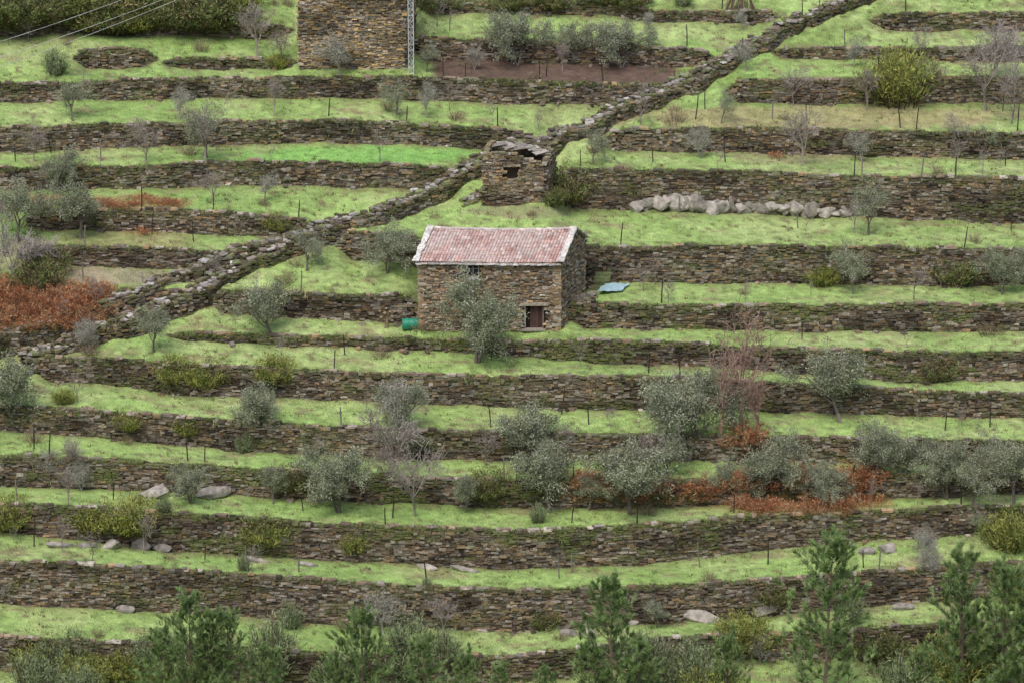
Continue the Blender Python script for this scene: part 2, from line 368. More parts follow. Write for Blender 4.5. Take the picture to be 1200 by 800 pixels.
diag('stepped_boundary_wall',[(28,420),(70,402),(130,380),(190,360),(240,337),(290,305),(340,282),(375,268),(440,252),(500,224),(550,197),(590,177),(640,162),(700,140),(760,112),(820,88),(860,66),(905,40),(950,18),(1000,-4),(1090,-40)],1.2,1.7)
diag('stone_boundary_wall',[(-120,440),(-60,418),(20,388),(90,368),(150,348),(215,322),(280,294),(330,278)],.8,1.4)
diag('stone_boundary_wall',[(540,244),(562,230),(580,222)],.7,1.2)
P=np.repeat(np.concatenate(turfP),4,0); P=P+rng.normal(size=P.shape)*.05
Dd=np.repeat(np.concatenate(turfD),4,0)+rng.normal(size=P.shape)*.35
Ll=np.repeat(np.concatenate(turfL),4)*(.6+.7*R_(len(P))); Cc=np.repeat(np.concatenate(turfC),4,0)
build('turf_on_wall_edges',[tris(P,Dd,Ll,.05,Cc,droop=.35)],[M_blade])
# grass blades on the treads
N=330000
u=-30+1260*R_(N); v=-20+860*R_(N); t=gt(u,v); m=t>=0; u,v,t=u[m],v[m],t[m]
p=gpt(u,v); dn_=fbm(p[:,0]/1.2,p[:,1]/1.2,55,3); m=dn_+R_(len(u))*.4>.58; p,u,v,t=p[m],u[m],v[m],t[m]
plot=(abs(u-650)<140)&(abs(v-84)<15); m=~plot|(R_(len(u))<.05); p,u,v,t=p[m],u[m],v[m],t[m]
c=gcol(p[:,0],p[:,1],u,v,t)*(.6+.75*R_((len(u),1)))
n=len(p); Dr=np.stack([rng.normal(size=n)*.5,rng.normal(size=n)*.5-.1,np.full(n,.9)],-1)
build('grass',[tris(p-np.array([0,0,.03]),Dr,.08+.17*R_(n)**2,.05,c)],[M_blade])
N=7500; u=-20+1240*R_(N); v=830*R_(N); t=gt(u,v); w=fbm(u/60,v/25,71,3); m=(t>=0)&(w+.25*R_(N)>.58); u,v=u[m],v[m]; p=gpt(u,v)
n=len(p)*12; P=np.repeat(p,12,0)+rng.normal(size=(n,3))*np.array([.10,.10,.0]); tcx=np.array([[.17,.24,.08],[.26,.22,.12],[.32,.3,.16],[.2,.29,.1],[.24,.16,.1]])
Cc=np.repeat(tcx[rng.integers(0,5,len(p))],12,0)*(.5+.8*R_((n,1)))
build('meadow_weeds',[tris(P,np.stack([rng.normal(size=n)*.5,rng.normal(size=n)*.5,np.full(n,.9)],-1),.10+.22*R_(n),.04,Cc)],[M_blade])
# ------------------------------------------------------------ helpers for houses
def wall_face(p0,p1,z0,z1,holes=None,**k):
    n=max(3,int(np.hypot(p1[0]-p0[0],p1[1]-p0[1])/.2)); t=np.linspace(0,1,n)
    z1=np.interp(t,np.linspace(0,1,len(z1)),z1) if hasattr(z1,'__len__') else np.full(n,z1)
    return stones_path(p0[0]+(p1[0]-p0[0])*t,p0[1]+(p1[1]-p0[1])*t,np.full(n,z0),z1,holes=holes,**k)
HP=np.array([[.31,.225,.15],[.35,.285,.20],[.26,.195,.135],[.35,.32,.28],[.37,.265,.145],[.20,.15,.115],[.32,.25,.185],[.40,.36,.295]])
def stone_house():
    g=gpt(492,384); g2=gpt(656,386); y0=float((g[1]+g2[1])/2); z0=float(min(g[2],g2[2]))
    xl=float(xat(493,y0,z0)); xr=float(xat(655,y0,z0))
    A=np.array([xl,y0+.05]); B=np.array([xr,y0-.15]); dv=np.array([1.75,4.7]); C_=B+dv; D_=A+dv
    ze=z0+4.95; zr=ze+1.5
    root=empty('stone_house',(0,0,0))
    L=np.linalg.norm(B-A); px=L/163.
    dx0=(614-492)*px; dx1=(637-492)*px; wx0=(547-492)*px; wx1=(561-492)*px
    doorh=1.8; wz0=(384-324)/17./.94; wz1=(384-306)/17./.94
    holes=[(dx0,dx1,-.5,doorh),(wx0,wx1,wz0,wz1)]
    kw=dict(pal=HP,moss=.04,rag=.02,rowh=(.07,.17),ln=(.14,.55))
    zb=z0-.3
    parts=wall_face(A,B,z0,ze,holes=holes,out=0,**kw,seed=2)
    parts+=wall_face(B,C_,z0,[ze,zr,ze],out=0,**kw,seed=3)
    parts+=wall_face(C_,D_,z0,ze,out=0,**kw,seed=4)
    parts+=wall_face(D_,A,z0,[ze,zr,ze],out=0,**kw,seed=5)
    for cpt,a0 in ((A,0),(B,0)):
        z=z0;i=0
        while z<ze-.2:
            h=.2+.12*R_(); s=1 if cpt is A else -1
            l=.6 if i%2 else .38
            parts.append(boxes([[cpt[0]+s*(l/2-.14),cpt[1]+.0,z+h/2]],[0],[[l,.42,h*.95]],[HP[rng.integers(0,8)]*1.05],jit=.08,tilt=.02)); z+=h;i+=1
    def fp(d,z,o): 
        t=d/L; return [A[0]+(B[0]-A[0])*t,A[1]+(B[1]-A[1])*t-o,z]
    parts.append(boxes([fp((dx0+dx1)/2,z0+doorh+.1,.06),fp((wx0+wx1)/2,z0+wz1+.07,.05),fp((wx0+wx1)/2,z0+wz0-.06,.1)],[0,0,0],[[dx1-dx0+.6,.45,.2],[wx1-wx0+.4,.4,.13],[wx1-wx0+.4,.5,.1]],[[.33,.3,.25],[.33,.31,.27],[.45,.44,.41]],jit=.05,tilt=.01))
    build('walls',parts,[M_stone],parent=root)
    n_=.32
    ctr=(A+C_)/2
    def ins(p): d=ctr-p; return p+d/np.linalg.norm(d)*n_*1.35
    a,b,c,d=[ins(p) for p in (A,B,C_,D_)]; a[1]=A[1]+.3+0;b[1]=B[1]+.3
    mid1=(b+c)/2; mid2=(a+d)/2
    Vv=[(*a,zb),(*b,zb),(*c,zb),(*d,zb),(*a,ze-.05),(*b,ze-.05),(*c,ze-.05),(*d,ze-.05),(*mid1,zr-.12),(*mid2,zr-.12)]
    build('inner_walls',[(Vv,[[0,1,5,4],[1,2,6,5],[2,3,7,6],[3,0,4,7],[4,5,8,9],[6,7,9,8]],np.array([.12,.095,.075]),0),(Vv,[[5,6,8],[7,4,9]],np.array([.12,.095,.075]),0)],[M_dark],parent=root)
    pr=[];nb=5;wdt=(dx1-dx0)
    for i in range(nb):
        q=fp(dx0+wdt*(.30+.68*(i+.5)/nb),z0+doorh/2-.05,-.14)
        pr.append(boxes([q],[0],[[wdt*.68/nb*.93,.06,doorh-.1]],[np.array([.11,.065,.06])*(.8+.5*R_())],jit=.01,tilt=0,mi=0))
    pr.append(boxes([fp(dx0+.06,z0+doorh/2,-.02),fp(dx1-.04,z0+doorh/2,-.02)],[0,0],[[.1,.12,doorh],[.08,.12,doorh]],[[.48,.45,.4],[.28,.22,.18]],jit=.01,tilt=0))
    pr.append(boxes([fp(dx0+wdt*.2,z0+doorh/2-.05,-.19)],[0],[[wdt*.22,.04,doorh-.1]],[[.02,.018,.016]],jit=0,tilt=0))  # near-black panel paints the shade inside the open half of the doorway
    pr.append(boxes([fp((dx0+dx1)/2,z0+.02,.15)],[0],[[wdt+.3,.5,.12]],[[.34,.31,.27]],jit=.05,tilt=0))
    build('door',pr,[M_wood],parent=root)
    ww=wx1-wx0; wh=wz1-wz0; cx=(wx0+wx1)/2; cz=z0+(wz0+wz1)/2
    pr=[boxes([fp(cx,cz,-.16)],[0],[[ww+.2,.04,wh]],[[.05,.055,.06]],jit=0,tilt=0)]
    fr=[[cx-ww/2+.03,cz,.09,wh],[cx+ww/2-.03,cz,.09,wh],[cx,cz,.05,wh-.18],[cx,cz+wh/2-.04,ww-.18,.08],[cx,cz-wh/2+.04,ww-.18,.08],[cx,cz+.05,ww-.2,.04]]
    for j,(a1,b1,w1,h1) in enumerate(fr): pr.append(boxes([fp(a1,b1,-.05-.003*j)],[0],[[w1,.06,h1]],[[.46,.45,.42]],jit=0,tilt=0))
    build('window',pr,[M_wood],parent=root)
    ov=.28
    dn=dv/np.linalg.norm(dv); along=(B-A)/L
    parts=[]
    for side in (0,1):
        if side==0: e0=A-dn*ov-along*.2; e1=B-dn*ov+along*.2
        else: e0=C_+dn*ov+along*.2; e1=D_+dn*ov-along*.2
        zE=ze+.06-ov*(1.5/2.5)*.6
        r0=(A+D_)/2-along*.2; r1=(B+C_)/2+along*.2
        if side==1: r0,r1=r1,r0
        nc=46; pc_=6; nr=9; 
        ca=np.linspace(0,1,nc*pc_+1); rb=[];lift=[]
        for r in range(nr): rb+= [r/nr,(r+1)/nr-.002]; lift+=[.05,.0]
        rb=np.array(rb);lift=np.array(lift)
        aa,bb=np.meshgrid(ca,rb,indexing='ij')
        bow=-.09*np.sin(math.pi*aa)-.05*np.sin(math.pi*bb)*np.sin(2*math.pi*aa*1.3)
        prof=.075*np.abs(np.sin(math.pi*aa*nc))**.8
        wob=(vn(aa*nc,bb*nr,side+3)-.5)*.05
        Xx=(e0[0]*(1-aa)+e1[0]*aa)*(1-bb)+(r0[0]*(1-aa)+r1[0]*aa)*bb
        Yy=(e0[1]*(1-aa)+e1[1]*aa)*(1-bb)+(r0[1]*(1-aa)+r1[1]*aa)*bb
        Zz=zE*(1-bb)+(zr+.08)*bb+prof+lift[None,:]+bow+wob
        tc_=np.floor(aa*nc-1e-6); tr=np.floor(np.minimum(bb+1e-4,.999)*nr)
        rnd=h2(tc_,tr,9)[...,None]; rn2=h2(tc_,tr,19)[...,None]
        col=np.array([.60,.41,.375])*(.78+.4*rnd)
        col=np.where(rn2>.75,np.array([.66,.56,.53])*(.8+.35*rnd),col); col=np.where(rn2<.08,np.array([.42,.27,.24]),col)
        col=col+(np.array([.66,.56,.53])-col)*(ss(.42,.7,fbm(aa*7,bb*3,44))[...,None])*.75
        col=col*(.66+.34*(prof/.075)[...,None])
        n1,n2=aa.shape; ix=np.arange(n1*n2).reshape(n1,n2)
        Fq=np.stack([ix[:-1,:-1],ix[1:,:-1],ix[1:,1:],ix[:-1,1:]],-1).reshape(-1,4)
        parts.append((np.stack([Xx,Yy,Zz],-1).reshape(-1,3),Fq,col.reshape(-1,3),0))
        off=.12
        parts.append(([(*e0,zE-off),(*e1,zE-off),(*r1,zr-off),(*r0,zr-off)],[[0,1,2,3]],np.array([.12,.09,.07]),0))
        for (q0,q1) in ((e0,r0),(e1,r1)):
            m=9
            for i in range(m):
                f=(i+.5)/m; pos=q0*(1-f)+q1*f; zz=zE*(1-f)+(zr+.08)*f
                sl=math.atan2((zr+.08-zE)/m,np.linalg.norm(q1-q0)/m)
                c=(.38+.2*R_())*np.array([1,.97,.93])
                ln=np.linalg.norm(q1-q0)/m*1.25/math.cos(sl)
                an=math.atan2((q1-q0)[1],(q1-q0)[0])
                bx=BOX*np.array([ln,.32+.2*R_(),.07])+(R_((8,3))-.5)*.07
                X1=bx[:,0]*math.cos(sl)-bx[:,2]*math.sin(sl); Z1=bx[:,0]*math.sin(sl)+bx[:,2]*math.cos(sl)
                parts.append((np.stack([X1*math.cos(an)-bx[:,1]*math.sin(an)+pos[0],X1*math.sin(an)+bx[:,1]*math.cos(an)+pos[1],Z1+zz+.13],-1),BF,c,1))
        m=24
        for i in range(m):
            f=(i+.5)/m; pos=e0*(1-f)+e1*f
            parts.append(boxes([[pos[0],pos[1]+(.12 if side==0 else -.12),zE-.06-.04*R_()]],[0],[[L/m*1.0,.55+.18*R_(),.07]],[(.28+.25*R_())*np.array([1,.96,.92])],jit=.12,mi=1,tilt=.06))
    r0=(A+D_)/2-along*.25; r1=(B+C_)/2+along*.25; m=26
    for i in range(m):
        f=(i+.5)/m; pos=r0*(1-f)+r1*f; th=np.linspace(0,math.pi,7); w=.15
        l=np.linalg.norm(r1-r0)/m*.56; q=(R_()-.5)*.05-.09*math.sin(math.pi*f)
        ring=np.stack([np.cos(th)*w,np.sin(th)*w*.85],-1)
        Vv=[(pos[0]-l,pos[1]+c_,zr+.1+s_+q) for c_,s_ in ring]+[(pos[0]+l,pos[1]+c_*.85,zr+.08+s_*.85+q) for c_,s_ in ring]
        Ff=[[j,j+1,j+8,j+7] for j in range(6)]
        parts.append((Vv,Ff,np.array([.68,.6,.56])*(.75+.4*R_()),0))
    build('roof',parts,[M_tile,M_stone],parent=root)
stone_house()
def low_wall(name,u0,v0,u1,v1,h,wd=.5,**k):
    p0=gpt(u0,v0);p1=gpt(u1,v1); n=20;t=np.linspace(0,1,n)
    x=p0[0]+(p1[0]-p0[0])*t;y=p0[1]+(p1[1]-p0[1])*t;zb=p0[2]+(p1[2]-p0[2])*t-.2;zt=zb+h+.2
    an=math.atan2(p1[1]-p0[1],p1[0]-p0[0]);ox,oy=math.sin(an)*wd/2,-math.cos(an)*wd/2
    parts=stones_path(x+ox,y+oy,zb,zt,out=0,seed=3,**k)+stones_path((x-ox)[::-1],(y-oy)[::-1],zb[::-1],zt[::-1],out=0,seed=4,**k)
    L=math.hypot(p1[0]-p0[0],p1[1]-p0[1]); m=int(L*8); f=R_(m)
    parts.append(boxes(np.stack([p0[0]+(p1[0]-p0[0])*f+ox*(R_(m)*2-1)*.8,p0[1]+(p1[1]-p0[1])*f+oy*(R_(m)*2-1)*.8,p0[2]+(p1[2]-p0[2])*f+h],-1),an,np.stack([.3+.3*R_(m),.3+.2*R_(m),.08+.06*R_(m)],-1),np.array([.19,.17,.15])*(.6+.7*R_((m,1)))))
    return build(name,parts,[M_stone])
low_wall('yard_wall',660,372,698,357,.9)
st=[]
p=gpt(704,334)
for i in range(9):
    st.append(boxes([[p[0]+.05*i,p[1]-.9+.22*i,p[2]+.12+.27*i]],[0],[[1.1,.34,.27]],[np.array([.13,.155,.075])*(.7+.5*R_())],jit=.1))
build('stone_steps',st,[M_stone])
# ------------------------------------------------------------ ruins
def ruin(name,u0,u1,v,H,depth,skew,pal,win=None,prof=None,br=1.,moss=.2,extra=0):
    g=gpt((u0+u1)/2,v); y=float(g[1]);z=float(g[2])-.4; x0=float(xat(u0,y,z));x1=float(xat(u1,y,z))
    A=np.array([x0,y]);B=np.array([x1,y]);dv=np.array([skew,depth]);C_=B+dv;D_=A+dv
    root=empty(name); L=x1-x0
    pf=prof if prof is not None else [1,1]
    zt=[z+H*q for q in pf]
    kw=dict(pal=pal,moss=moss,br=br,rag=.2,rowh=(.08,.18),ln=(.16,.6))
    fn=wall_face(A,B,z,zt,holes=win,out=0,seed=12,**kw)
    if win:
        for (a,b,c,d) in win: fn.append(boxes([[x0+(a+b)/2,y-.02,z+d+.08]],[0],[[b-a+.5,.42,.16]],[[.3,.26,.2]],jit=.05))
    build('front_wall',fn,[M_stone],parent=root)
    s1=wall_face(B,C_,z,[zt[-1],zt[-1]*1.0+.4,zt[-1]-.3],out=0,seed=13,**kw); build('right_wall',s1,[M_stone],parent=root)
    s2=wall_face(C_,D_,z,[zt[-1]-.3,zt[0]],out=0,seed=14,**kw); build('back_wall',s2,[M_stone],parent=root)
    s3=wall_face(D_,A,z,[zt[0],zt[0]+.3,zt[0]],out=0,seed=15,**kw); build('left_wall',s3,[M_stone],parent=root)
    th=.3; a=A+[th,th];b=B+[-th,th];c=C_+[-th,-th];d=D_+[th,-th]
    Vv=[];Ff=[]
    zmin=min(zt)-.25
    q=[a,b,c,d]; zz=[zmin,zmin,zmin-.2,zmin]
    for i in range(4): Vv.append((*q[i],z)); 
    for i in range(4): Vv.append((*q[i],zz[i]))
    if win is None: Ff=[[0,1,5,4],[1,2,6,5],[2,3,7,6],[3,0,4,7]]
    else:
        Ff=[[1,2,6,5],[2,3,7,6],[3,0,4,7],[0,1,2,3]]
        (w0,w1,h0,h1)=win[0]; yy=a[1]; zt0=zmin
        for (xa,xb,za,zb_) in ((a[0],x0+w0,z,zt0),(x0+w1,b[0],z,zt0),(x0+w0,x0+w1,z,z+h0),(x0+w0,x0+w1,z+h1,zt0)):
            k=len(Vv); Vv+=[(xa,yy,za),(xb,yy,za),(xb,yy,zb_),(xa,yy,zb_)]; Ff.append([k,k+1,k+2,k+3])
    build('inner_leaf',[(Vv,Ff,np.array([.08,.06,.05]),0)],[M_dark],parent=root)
    return x0,x1,y,z,root
OP=np.array([[.40,.29,.145],[.35,.265,.17],[.29,.22,.155],[.43,.32,.165],[.27,.25,.21],[.36,.29,.195],[.19,.15,.12],[.36,.32,.26]])
x0,x1,y,z,rt=ruin('ruined_stone_hut',568,638,240,4.2,3.2,.7,HP,win=[(1.6,2.3,2.4,3.3)],prof=[1.0,1.08,1.02,.93,.86],br=.85,moss=.35)
m=12; sl=[]
for i in range(m):
    f=i/m; sl.append(boxes([[x0+1.0+f*3.3,y+1.2+1.6*R_(),z+4.35-f*.6]],[.5*R_()],[[.7+.4*R_(),.5+.3*R_(),.08]],[np.array([.33,.31,.27])*(.6+.5*R_())],jit=.15,tilt=.15))
build('roof_slabs',sl,[M_stone],parent=rt)
ruin('ruined_stone_barn',353,474,80,8.2,5.0,.6,OP,prof=[1,1,.97,1,.99],moss=.12)
# ------------------------------------------------------------ plants
def rot_about(d,ang,az):
    d=d/np.linalg.norm(d); a=np.array([0,0,1.]) if abs(d[2])<.95 else np.array([1.,0,0])
    e1=np.cross(d,a);e1/=np.linalg.norm(e1);e2=np.cross(d,e1)
    return d*math.cos(ang)+(e1*math.cos(az)+e2*math.sin(az))*math.sin(ang)
def grow(p,d,L,r,lvl,cfg,segs,tips):
    ns=cfg['ns'][lvl]; pts=[p]
    for i in range(ns):
        d=d+rng.normal(size=3)*cfg['wob'][lvl]; d[2]+=cfg['up'][lvl]; d=d/np.linalg.norm(d)
        q=p+d*L/ns; ra=r*(1-.5*i/ns); rb=r*(1-.5*(i+1)/ns)
        segs.append((*p,*q,ra,rb)); p=q; pts.append((p,d,rb))
    if lvl>=cfg['leaflvl']: 
        for (q,dd,_) in pts[1:]: tips.append((*q,*dd))
    if lvl==cfg['max']: return
    n=cfg['n'][lvl]; az0=R_()*6.28
    for c in range(n):
        f=cfg['f0'][lvl]+(1-cfg['f0'][lvl])*(c+.7*R_())/n; k=min(ns,max(1,int(math.ceil(f*ns))))
        q,dd,rr=pts[k]
        q0=pts[k-1] if k==1 else pts[k-1][0]; ff=f*ns-(k-1); q=np.asarray(q0)*(1-ff)+q*ff if 0<=ff<=1 else q
        nd=rot_about(dd,cfg['ang'][lvl]*(.7+.6*R_()),az0+c*2.4+R_())
        grow(q,nd,L*cfg['ls'][lvl]*(.7+.6*R_()),rr*cfg['rs'][lvl],lvl+1,cfg,segs,tips)
def olive(seed,dens=1.,cols=None,barkc=(.2,.175,.15),thr=.36):
    segs=[];tips=[]
    cfg=dict(ns=[3,4,3,3],wob=[.12,.18,.22,.25],up=[.1,.12,.06,-.02],max=3,leaflvl=2,n=[4,5,5,0],f0=[.5,.3,.25,0],ang=[.6,.75,.85,0],ls=[1.15,.62,.6,0],rs=[.65,.55,.5,0])
    grow(np.zeros(3),np.array([(R_()-.5)*.4,(R_()-.5)*.4,1.]),1.5,.12,0,cfg,segs,tips)
    if R_()<.4: grow(np.array([.1,0,0]),np.array([(R_()-.5)*1.1,(R_()-.5)*.5,1.]),1.4,.09,0,cfg,segs,tips)
    T=np.array(tips); keep=fbm(T[:,0]*1.1+seed,T[:,1]*1.1+T[:,2]*.9,seed,2)>thr; T=T[keep]
    k=int(34*dens); P=np.repeat(T[:,:3],k,0); n=len(P); Dd=np.repeat(T[:,3:],k,0)+rng.normal(size=(n,3))*.9
    P=P+rng.normal(size=(n,3))*.14
    cols=np.array(cols if cols is not None else [[.38,.41,.29],[.30,.335,.21],[.47,.49,.39],[.21,.245,.14]])
    cl=np.repeat((.6+.75*R_((len(T),1))),k,0)
    C=cols[rng.integers(0,len(cols),n)]*(.75+.5*R_((n,1)))*cl
    parts=[tubes(segs,np.array(barkc),4,0),leaves(P,Dd,.09+.06*R_(n),.045,C,1)]
    me=build('olive_mesh',parts,[M_bark,M_leaf],link=False); return me,float(max(P[:,2].max(),1)) 
def bare(seed,c1,tall=1.,nn=(4,5,5,5),rm=.012):
    segs=[];tips=[]
    cfg=dict(ns=[3,4,4,3,3],wob=[.08,.12,.15,.2,.2],up=[.1,.12*tall,.08,.04,.03],max=4,leaflvl=9,n=[nn[0],nn[1],nn[2],nn[3],0],f0=[.45,.25,.2,.15,0],ang=[.5,.6,.65,.7,0],ls=[1.0,.6,.55,.55,0],rs=[.6,.5,.5,.6,0])
    grow(np.zeros(3),np.array([(R_()-.5)*.3,(R_()-.5)*.3,1.]),1.6,.10,0,cfg,segs,tips)
    S=np.array(segs); S[:,6:8]=np.maximum(S[:,6:8],rm)
    me=build('bare_tree_mesh',[tubes(S,np.array(c1),3,0)],[M_bark],link=False); return me,float(S[:,5].max())
def bush(seed,H,Rr,nst,nl,ll,lw,cols,droop=.2,spread=.6,stemc=(.1,.08,.05),base=.1):
    az=R_(nst)*6.283; ln=R_(nst)**.6; hh=H*(.5+.55*R_(nst))*(1-.35*ln**2)
    b=np.stack([np.cos(az)*ln*Rr*.45,np.sin(az)*ln*Rr*.45,0*az],-1)
    t=base+(1-base)*R_((nst,nl))**.8
    out=Rr*.6*ln[:,None]*t**1.3
    P=b[:,None]+np.stack([np.cos(az)[:,None]*out,np.sin(az)[:,None]*out,hh[:,None]*(t-droop*t**3)],-1)
    P=P.reshape(-1,3)+rng.normal(size=(nst*nl,3))*.04*H; n=len(P)
    T=np.repeat(np.stack([np.cos(az)*ln*spread,np.sin(az)*ln*spread,1-droop*0*az],-1),nl,0)
    Dd=T+rng.normal(size=(n,3))*.65
    cols=np.array(cols); C=np.repeat(cols[rng.integers(0,len(cols),nst)]*(.65+.7*R_((nst,1))),nl,0)*(.7+.6*R_((n,1)))
    segs=[(*b[i],b[i,0]+math.cos(az[i])*Rr*.5*ln[i],b[i,1]+math.sin(az[i])*Rr*.5*ln[i],hh[i]*(1-droop)*.9,.01,.005) for i in range(0,nst,2)]
    me=build('bush_mesh',[tubes(segs,np.array(stemc),3,0),leaves(P,Dd,ll*(.7+.6*R_(n)),lw,C,1)],[M_bark,M_leaf],link=False)
    return me,float(np.percentile(P[:,2],98))
def pine(seed,H=7.,wdt=1.):
    segs=[];TP=[];TD=[]
    lean=rng.normal(size=2)*.03
    for i in range(10):
        z0=H*i/10;z1=H*(i+1)/10; segs.append((lean[0]*z0,lean[1]*z0,z0,lean[0]*z1,lean[1]*z1,z1,.09*(1-z0/H)+.015,.09*(1-z1/H)+.015))
    z=H*.12
    while z<H*.97:
        f=z/H; nb=rng.integers(4,6); az0=R_()*6.28
        for b in range(nb):
            az=az0+b*6.283/nb+R_()*.6; L=wdt*(1.75*(1-f)**.7+.3)*(.5+.7*R_()); el=.15+.55*f+R_()*.3
            p=np.array([lean[0]*z,lean[1]*z,z+.1*R_()]); d=np.array([math.cos(az)*math.cos(el),math.sin(az)*math.cos(el),math.sin(el)])
            for s in range(4):
                q=p+d*L/4; segs.append((*p,*q,.022*(1-s/5),.022*(1-(s+1)/5))); 
                if s>=1:
                    for k in range(2): TP.append(p+(q-p)*R_()); TD.append(d)
                    for sd in (-1,1):
                        if R_()<.7:
                            d2=rot_about(d,.7,R_()*6.28); d2[2]+=.45; L2=L*.3*(.5+R_()*.7); q2=q+d2*L2
                            segs.append((*q,*q2,.011,.005))
                            for k in range(3): TP.append(q+(q2-q)*(.4+.6*(k+1)/3)); TD.append(d2)
                p=q; d=d+np.array([0,0,.16]); d/=np.linalg.norm(d)
            TP.append(p);TD.append(d)
        z+=.48+.25*R_()
    for k in range(7): TP.append(np.array([lean[0]*H,lean[1]*H,H-.1*k]));TD.append(np.array([0,0,1.]))
    TP=np.array(TP);TD=np.array(TD);k=24; n=len(TP)*k
    P=np.repeat(TP,k,0)+rng.normal(size=(n,3))*.02; Dd=np.repeat(TD,k,0)/1+rng.normal(size=(n,3))*.5+np.array([0,0,.2])
    cols=np.array([[.27,.40,.15],[.35,.48,.19],[.17,.28,.11],[.40,.50,.25]])
    C=np.repeat(cols[rng.integers(0,4,len(TP))]*(.6+.65*R_((len(TP),1))),k,0)*(.75+.5*R_((n,1)))
    me=build('pine_mesh',[tubes(segs,np.array([.22,.17,.13]),4,0),tris(P,Dd,.2+.12*R_(n),.026,C,mi=1)],[M_bark,M_leaf],link=False)
    return me,H+.2
OL=[olive(i*3+1) for i in range(7)]
OLs=[olive(90+i*3,dens=.55,thr=.4) for i in range(3)]
GREY=[olive(50+i,dens=.35,cols=[[.45,.44,.38],[.36,.36,.3],[.52,.52,.46]],barkc=(.33,.31,.28)) for i in range(2)]
BR=[bare(i,(.34,.30,.27),nn=(4,5,5,4)) for i in range(3)]
BRr=[bare(10+i,(.36,.24,.20),1.5,(4,5,4,4),.010) for i in range(2)]
BRp=[bare(20+i,(.40,.35,.35),nn=(4,5,5,4)) for i in range(2)]
SAP=[bare(30+i,(.32,.28,.25),1.6,(3,4,4,3),.012) for i in range(3)]
BRM=[bush(i,1.,.62,150,30,.075,.018,[[.31,.34,.09],[.40,.41,.12],[.22,.27,.08]]) for i in range(3)]
DKB=[bush(10+i,1.,.65,140,28,.07,.022,[[.17,.21,.08],[.22,.26,.095],[.26,.22,.12]],droop=.35) for i in range(3)]
GRB=[bush(20+i,1.,.45,110,28,.09,.014,[[.29,.35,.2],[.35,.41,.23],[.23,.29,.15]],droop=.05,spread=.35) for i in range(3)]
BRK=[bush(30+i,.8,1.0,40,20,.10,.028,[[.50,.235,.12],[.55,.30,.16],[.38,.17,.09],[.48,.34,.21]],droop=.5,spread=1.0,stemc=(.3,.18,.1)) for i in range(3)]
DRY=[bush(40+i,.9,.7,60,16,.10,.014,[[.36,.28,.19],[.3,.22,.16],[.42,.35,.24]],droop=.2) for i in range(2)]
PN=[pine(1,7,1.15),pine(2,7,1.),pine(3,7,1.35),pine(4,5,1.1),pine(5,5,.9)]
def place(lib,name,u,v,hpx,wx=None,sink=.05):
    me,H=lib[random.randrange(len(lib))]; p=gpt(u,v); s=hpx*float(dep(p[1],p[2]))/F/.94/H
    o=bpy.data.objects.new(name,me); sc.collection.objects.link(o); o.location=(p[0],p[1],p[2]-sink)
    k=wx if wx else .85+.25*random.random(); o.scale=(s*k,s*k,s); o.rotation_euler=(0,0,random.random()*6.28); return o
ol=[(558,425,106),(322,402,84),(95,280,76),(20,285,78),(605,78,70),(676,72,56),(728,80,60),(455,320,58),(15,502,95),(305,518,74),(398,600,88),(645,600,88),(738,602,94),(805,540,110),(905,582,80),(985,495,98),(1000,345,66),(1175,346,62),(1060,580,98),(1188,590,100),(628,545,78),(225,590,50),(75,225,55),(1030,560,72),(1110,585,82),(820,480,62),(475,500,60),(850,588,62),(960,592,56),(320,590,52),(1140,592,66),(690,598,52),(545,600,54)]
for a in ol: place(OL,'olive_tree',*a)
for a in [(180,412,64),(242,185,74),(360,318,60),(465,135,52),(1018,275,72),(485,540,60),(780,560,60),(845,145,44),(695,190,50),(1155,185,50),(85,142,62),(575,70,50),(1150,632,44),(770,735,42),(1170,575,60),(500,85,40),(415,75,42),(660,70,52),(455,540,56)]: place(OLs,'olive_tree',*a)
for a in [(465,500,62),(450,745,58),(60,560,40),(890,778,42),(1090,675,40),(10,707,35),(820,185,40),(1010,190,40),(95,575,40),(400,90,55),(210,140,40),(660,540,50)]: place(GREY,'lichen_covered_tree',*a)
for a in [(302,66,78),(170,192,56),(487,605,88),(1155,130,95),(1185,145,70),(940,195,85),(85,565,60),(250,240,50),(520,745,58),(1015,130,55),(930,125,50),(1080,75,45),(40,190,50),(570,545,50),(330,80,50),(1120,180,50),(760,560,70),(1095,120,60),(455,575,70),(240,190,80),(460,560,90),(80,590,50)]: place(BR,'bare_tree',*a)
for a in [(868,500,150),(845,512,115),(890,520,95)]: place(BRr,'bare_reddish_tree',*a,wx=.85)
for a in [(15,335,75),(35,330,60),(5,280,60),(1190,100,70),(55,322,50),(800,480,50),(1165,90,70)]: place(BRp,'bare_tree',*a)
cnt=0
while cnt<68:
    u_=1200*random.random(); v_=25+700*random.random()
    if gt(u_,v_)<0 or (470<u_<700 and 230<v_<400): continue
    place(SAP if cnt%3 else (GREY if cnt%2 else BR),'bare_sapling' if cnt%3 else 'bare_tree',u_,v_,24+26*random.random(),wx=.8); cnt+=1
for a in [(205,446,27),(242,452,26),(322,446,27),(110,622,30),(155,622,36),(12,617,32),(310,637,30),(415,645,24),(150,502,20),(75,472,15),(218,508,18),(1186,642,38),(48,784,36),(140,795,30),(872,762,38),(1195,700,38),(325,80,15),(95,806,34),(325,270,18),(965,335,22)]: place(BRM,'broom_shrub',*a,wx=1.1)
place(BRM,'broom_shrub',1052,122,54,wx=.95)
for a in [(570,582,28),(345,572,26),(664,236,34),(648,240,18),(55,318,26),(45,338,30),(905,705,24),(1030,775,34),(1100,445,26),(1120,333,30),(640,735,22)]: place(DKB,'dark_shrub',*a,wx=1.0)
